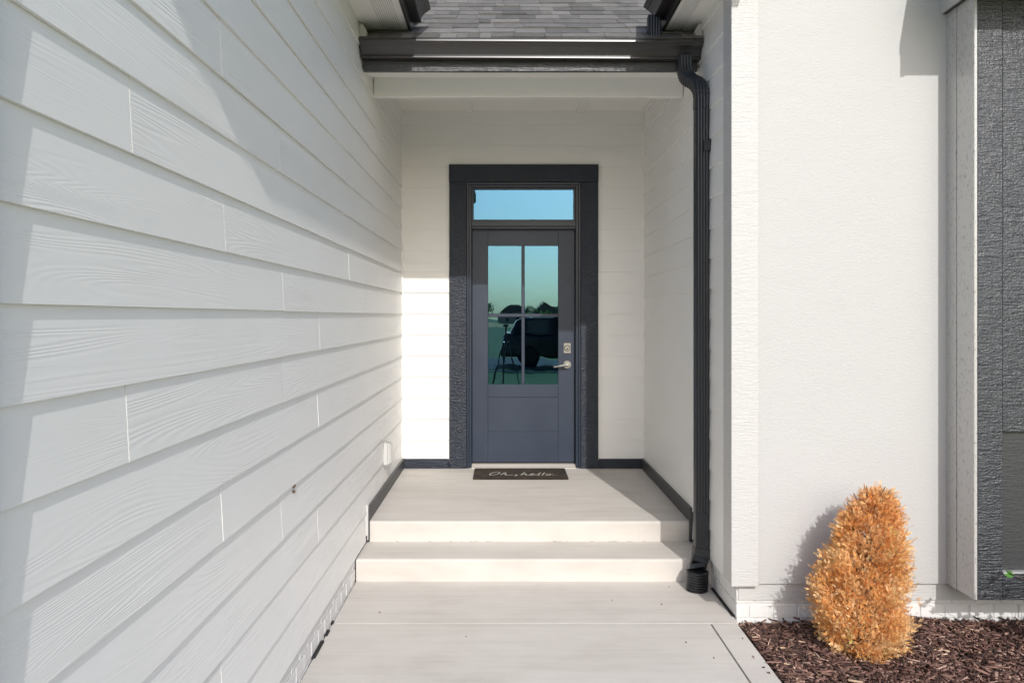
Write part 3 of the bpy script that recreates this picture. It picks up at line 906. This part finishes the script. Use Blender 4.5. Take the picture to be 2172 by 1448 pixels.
tag(ch, 'dark reddish brown shredded bark mulch covering the bed', 'mulch', kind='stuff')

# ------------------------------------------------------------------ dead arborvitae
th = empty('arborvitae', (1.675, 3.535, -0.015))
tag(th, 'dead orange brown arborvitae shrub in the mulch by the white wall', 'shrub')
TH = 0.735
prof_h = np.array([0, .035, .17, .25, .386, .56, .67, .746, .877, .956, 1.0])
prof_r = np.array([.105, .155, .226, .236, .230, .196, .165, .150, .098, .050, .008])
prof_c = np.array([0, .000, -.004, -.014, -.006, .018, .052, .042, .058, .075, .075])
def sprays(nc, per, seed, rmin, rmax, smin, smax, fan):
    """clumps of flat scale-leaf sprays; each spray a short stem with thin side twigs"""
    r = np.random.default_rng(seed)
    h = (np.arange(nc) + r.uniform(0, 1, nc)) / nc
    h = 0.985 * (1 - (1 - h) ** 0.80) ** 0.95
    ang = (np.arange(nc) * 2.39996 + r.normal(0, .35, nc))
    rad = np.interp(h, prof_h, prof_r) * 0.80 * r.uniform(rmin, rmax, nc)
    c = np.interp(h, prof_h, prof_c)
    cpos = np.stack([c + rad * np.cos(ang), rad * np.sin(ang), h * TH], -1)
    outw = np.stack([np.cos(ang), np.sin(ang), np.zeros(nc)], -1)
    up = np.array([0, 0, 1.0])
    ax = outw * r.uniform(.25, .8, nc)[:, None] + up * r.uniform(.5, 1.1, nc)[:, None] + r.normal(0, .15, (nc, 3))
    ax[h < .15] -= up * .5
    ax /= np.linalg.norm(ax, axis=1)[:, None]
    pal = np.array([[.92, .52, .20], [.95, .61, .28], [.96, .70, .38], [.85, .43, .14], [.62, .30, .10], [.72, .62, .24]])
    ctint = pal[r.choice(6, nc, p=[.25, .29, .25, .12, .07, .02])]
    top = (h > 0.66)[:, None]
    ctint = np.where(top & (r.uniform(0, 1, (nc, 1)) < 0.6), ctint * np.array([0.92, 0.78, 0.66]), ctint)
    n = nc * per
    k = np.repeat(np.arange(nc), per)
    d = ax[k] + r.normal(0, fan, (n, 3)); d /= np.linalg.norm(d, axis=1)[:, None]
    pos = cpos[k] + d * r.uniform(-.015, .045, n)[:, None] + r.normal(0, .010, (n, 3))
    side = np.cross(d, r.normal(0, 1, (n, 3))); side /= np.linalg.norm(side, axis=1)[:, None]
    nor = np.cross(d, side)
    S = r.uniform(smin, smax, n)
    tint0 = ctint[k] * r.uniform(0.75, 1.15, (n, 1))
    VV, CCs = [], []
    twigs = [(0.0, 0.6, 0.0, 0.045), (0.5, 0.6, 0.0, 0.05)]
    for j_ in range(4):
        for sgn in (-1, 1):
            twigs.append((0.12 + 0.19 * j_, 0.46 - 0.06 * j_, sgn * r.uniform(0.45, 0.8), 0.05))
    for (st, ln_, an, wd) in twigs:
        a = an + r.normal(0, 0.2, n)
        dirn = d * np.cos(a)[:, None] + side * np.sin(a)[:, None] + nor * r.normal(0, .25, n)[:, None]
        bas = pos + d * (S * st)[:, None]
        tip = bas + dirn * (S * ln_)[:, None]
        mid_ = (bas * .4 + tip * .6)
        pw_ = np.cross(dirn, nor); pw_ /= np.linalg.norm(pw_, axis=1)[:, None] + 1e-9
        w_ = (S * wd)[:, None]
        VV.append(np.stack([bas, mid_ + pw_ * w_ + nor * w_ * .4, tip, mid_ - pw_ * w_ + nor * w_ * .4], 1))
        CCs.append(np.repeat((tint0 * r.uniform(.85, 1.15, (n, 1)))[:, None, :], 4, 1))
    V_ = np.concatenate(VV, 0).reshape(-1, 3); C_ = np.concatenate(CCs, 0).reshape(-1, 3)
    return V_, np.arange(len(V_)).reshape(-1, 4), C_
pp = [sprays(620, 30, 21, 0.80, 1.05, .012, .026, .36), sprays(260, 24, 22, 0.5, 0.85, .020, .036, .5), sprays(100, 10, 23, .98, 1.08, .018, .032, .3)]
off = 0; VV = []; FF = []; CC = []
for (a, b, c) in pp:
    VV.append(a); FF.append(b + off); CC.append(c); off += len(a)
VV = np.concatenate(VV); VV[:, 2] = np.maximum(VV[:, 2], 0.012)
mesh_np('crown', VV, np.concatenate(FF), 'dry_foliage', th, np.concatenate(CC))
tm_ = MB().tube([(0, 0, -0.03), (0.0, 0, 0.2), (0.03, 0, 0.5), (0.07, 0, 0.74)], [0.016, 0.014, 0.009, 0.003], 8)
for i in range(46):
    h = random.uniform(.05, .68); a = random.uniform(0, 6.28)
    rr_ = float(np.interp(h / TH, prof_h, prof_r)) * .8; cx = float(np.interp(h / TH, prof_h, prof_c))
    x0_ = 0.03 * h / .5
    tm_.tube([(x0_, 0, h), (x0_ + (cx + rr_ * math.cos(a) - x0_) * .5, rr_ * .5 * math.sin(a), h + .03), (cx + rr_ * math.cos(a), rr_ * math.sin(a), h + .10)], [.005, .004, .002], 5)
tm_.build('trunk', 'bark', th)

# ------------------------------------------------------------------ green shrub beside the bay
sh = empty('leafy_shrub', (2.72, 3.34, -0.02))
tag(sh, 'low green leafy shrub in front of the dark bay box', 'shrub')
sm = MB(); lv = []; lc = []
r = np.random.default_rng(5)
stems = []
for i in range(20):
    a = r.uniform(0, 6.28); ln_ = r.uniform(.35, .56); lean = r.uniform(.2, .9)
    stems.append((a, ln_, lean))
stems += [(math.pi - 0.05, 0.62, 1.02), (math.pi + .25, .60, .95), (math.pi - .3, .55, .85), (math.pi + .1, .52, .7)]
for (a, ln_, lean) in stems:
    p = Vector((0.03 * math.cos(a), 0.03 * math.sin(a) * .5, 0)); pts = [p.copy()]
    for s_ in range(7):
        el = math.pi / 2 - lean * (0.35 + 0.14 * s_)
        p = p + Vector((math.cos(a) * math.cos(el), math.sin(a) * math.cos(el) * .62, math.sin(el))) * (ln_ / 7)
        pts.append(p.copy())
    sm.tube([tuple(q) for q in pts], [.004 - .0004 * i for i in range(8)], 5)
    for s_ in range(2, 8):
        for q in range(2 if s_ < 7 else 3):
            la = a + r.uniform(-1.6, 1.6); le = r.uniform(-.2, .7)
            d = Vector((math.cos(la) * math.cos(le), math.sin(la) * math.cos(le), math.sin(le)))
            sd = d.cross(Vector((r.normal(0, .4), r.normal(0, .4), 1))).normalized(); nn = d.cross(sd)
            b = pts[s_] + Vector(r.normal(0, .004, 3)); L_ = r.uniform(.028, .048); wd = L_ * .30
            lv.append([b, b + d * L_ * .35 + sd * wd, b + d * L_ * .7 + sd * wd * .8, b + d * L_ - nn * .004, b + d * L_ * .7 - sd * wd * .8, b + d * L_ * .35 - sd * wd])
            c = np.array([.10, .26, .045]) * r.uniform(.7, 1.4); lc.append(np.tile(c, (6, 1)))
sm.build('stems', 'bark', sh)
lv_ = np.array([[tuple(q) for q in l] for l in lv]).reshape(-1, 3)
mesh_np('foliage', lv_, np.arange(len(lv_)).reshape(-1, 6), 'green_leaf', sh, np.concatenate(lc))

# ------------------------------------------------------------------ what stands behind the photographer and shows in the glass
tp = empty('tripod', (0.02, -0.16, 0))
tag(tp, 'black three legged camera tripod on the walkway mirrored in the door glass', 'tripod')
MB().tube([(0, 0, 0.75), (0, 0, 1.38)], 0.016, 10).build('centre_column', 'black_plastic', tp)
MB().box(-.05, .05, -.05, .05, 1.38, 1.43).build('head', 'black_plastic', tp, .008)
for a in (R(95), R(215), R(335)):
    MB().tube([(0.03 * math.cos(a), 0.03 * math.sin(a), 1.12), (0.2 * math.cos(a), 0.2 * math.sin(a), .6), (.40 * math.cos(a), .40 * math.sin(a), 0)], [.018, .014, .010], 8).build('leg', 'black_plastic', tp)

def far_tree(x, y, h, w, seed, c, label):
    h *= 0.72; w *= 0.8
    r = np.random.default_rng(seed)
    t = empty('tree', (x, y, -0.06))
    tag(t, label, 'tree')
    MB().tube([(0, 0, 0), (0.1, 0, h * .3), (0, 0, h * .7)], [h * .03, h * .022, h * .01], 7).build('trunk', 'bark', t)
    n = 900
    ctr = r.normal(0, 1, (14, 3)); ctr /= np.linalg.norm(ctr, axis=1)[:, None]; ctr *= np.array([w * .33, w * .33, h * .22]) * r.uniform(.5, 1, (14, 1)); ctr[:, 2] += h * .62
    pk = r.integers(0, 14, n); d = r.normal(0, 1, (n, 3)); d /= np.linalg.norm(d, axis=1)[:, None]
    p = ctr[pk] + d * r.uniform(.5, 1, (n, 1)) * np.array([w * .2, w * .2, h * .16])
    u = r.normal(0, 1, (n, 3)); u /= np.linalg.norm(u, axis=1)[:, None]; v = np.cross(u, r.normal(0, 1, (n, 3))); v /= np.linalg.norm(v, axis=1)[:, None]
    s = r.uniform(.02, .045, (n, 1)) * h
    V_ = np.stack([p - u * s, p + v * s * .6, p + u * s, p - v * s * .6], 1).reshape(-1, 3)
    C_ = np.repeat(np.array(c) * r.uniform(.6, 1.4, (n, 1)), 4, 0)
    mesh_np('crown', V_, np.arange(len(V_)).reshape(-1, 4), 'green_leaf', t, C_)
far_tree(-5.2, -205, 9.0, 7.5, 1, (.20, .33, .13), 'round dark green tree beyond the field, tallest in the mirrored row')
far_tree(2.5, -240, 8.2, 9, 2, (.20, .33, .13), 'broad green tree behind the tan house in the glass')
far_tree(9.0, -243, 8.0, 9, 3, (.20, .33, .13), 'green tree between the two far houses in the glass')
far_tree(13.0, -238, 8.6, 8, 4, (.26, .24, .15), 'brownish green tree above the far roofs in the glass')
far_tree(17.0, -246, 8.0, 8, 5, (.20, .33, .13), 'small green tree right of the brownish tree in the glass')
far_tree(21.5, -240, 8.3, 8, 6, (.30, .2, .13), 'reddish brown tree at the end of the mirrored row')
far_tree(-13, -240, 9, 9, 7, (.20, .33, .13), 'green tree left of the round dark tree beyond the field')
def far_house(x, y, w, h, wall, label):
    t = empty('far_house', (x, y, -0.06)); tag(t, label, 'house')
    MB().box(-w / 2, w / 2, -4, 4, 0, h).build('wall', wall, t)
    MB().prism([(-w / 2 - .4, h), (w / 2 + .4, h), (w * .12, h + 2.6), (-w * .12, h + 2.6)], -4.5, 4.5, lambda p, q, t_: (p, t_, q)).build('roof', 'roof_brown', t)
    for q in (-w * .25, w * .2):
        MB().box(q - .6, q + .6, 4.0, 4.05, 1.0, 2.3).build('window', 'car_glass', t)
far_house(3.0, -228, 9, 2.8, 'house_tan', 'low tan house far beyond the field')
far_house(14.5, -230, 11, 2.8, 'plastic_white', 'low white house far beyond the field')
# hedge
r = np.random.default_rng(77); n = 5000
p = np.stack([r.uniform(2, 26, n), -72 + r.normal(0, 1.0, n), np.abs(r.normal(0, .75, n)) ], -1)
u = r.normal(0, 1, (n, 3)); u /= np.linalg.norm(u, axis=1)[:, None]; v = np.cross(u, r.normal(0, 1, (n, 3))); v /= np.linalg.norm(v, axis=1)[:, None]
s = r.uniform(.12, .3, (n, 1))
V_ = np.stack([p - u * s, p + v * s * .6, p + u * s, p - v * s * .6], 1).reshape(-1, 3)
hg = mesh_np('hedge', V_, np.arange(len(V_)).reshape(-1, 4), 'green_leaf', None, np.repeat(np.array([.26, .42, .09]) * r.uniform(.6, 1.4, (n, 1)), 4, 0))
tag(hg, 'bright green bushy hedge beyond the street in the glass', 'hedge', kind='stuff')
# parked dark car
def car(x, y, label, hdg=0.0):
    c = empty('parked_car', (x, y, -0.045)); tag(c, label, 'car')
    c.rotation_euler = (0, 0, hdg)
    body = [(-2.25, .35), (2.2, .35), (2.28, .6), (2.22, .86), (1.3, 1.0), (-2.2, 1.02), (-2.3, .7)]
    MB().prism(body, -.92, .92, lambda p, q, t: (p, t, q)).build('body', 'car_paint', c, .05, segs=2)
    cab = [(-2.05, 1.0), (1.15, .99), (.45, 1.52), (-.4, 1.60), (-1.75, 1.55)]
    MB().prism(cab, -.80, .80, lambda p, q, t: (p, t, q)).build('cabin', 'car_paint', c, .05, segs=2)
    for s in (-1, 1):
        for (a, b) in ((-1.7, -.75), (-.65, .6)):
            MB().prism([(a, 1.08), (b + (.15 if b > 0 else 0), 1.08), (b - (.25 if b > 0 else 0), 1.45), (a + .1, 1.48)], s * .795, s * .81, lambda p, q, t: (p, t, q)).build('window', 'car_glass', c)
        for wx in (-1.4, 1.4):
            w = MB(); disc(w, wx, .345, s * .72, s * .93, .345); wo = w.build('wheel', 'rubber', c, .02)
            rm = MB(); disc(rm, wx, .345, s * .93, s * .94, .22); rm.build('rim', 'nickel_dark', wo)
car(2.2, -11.4, 'black parked car behind the lawn mirrored in the lower door panes')
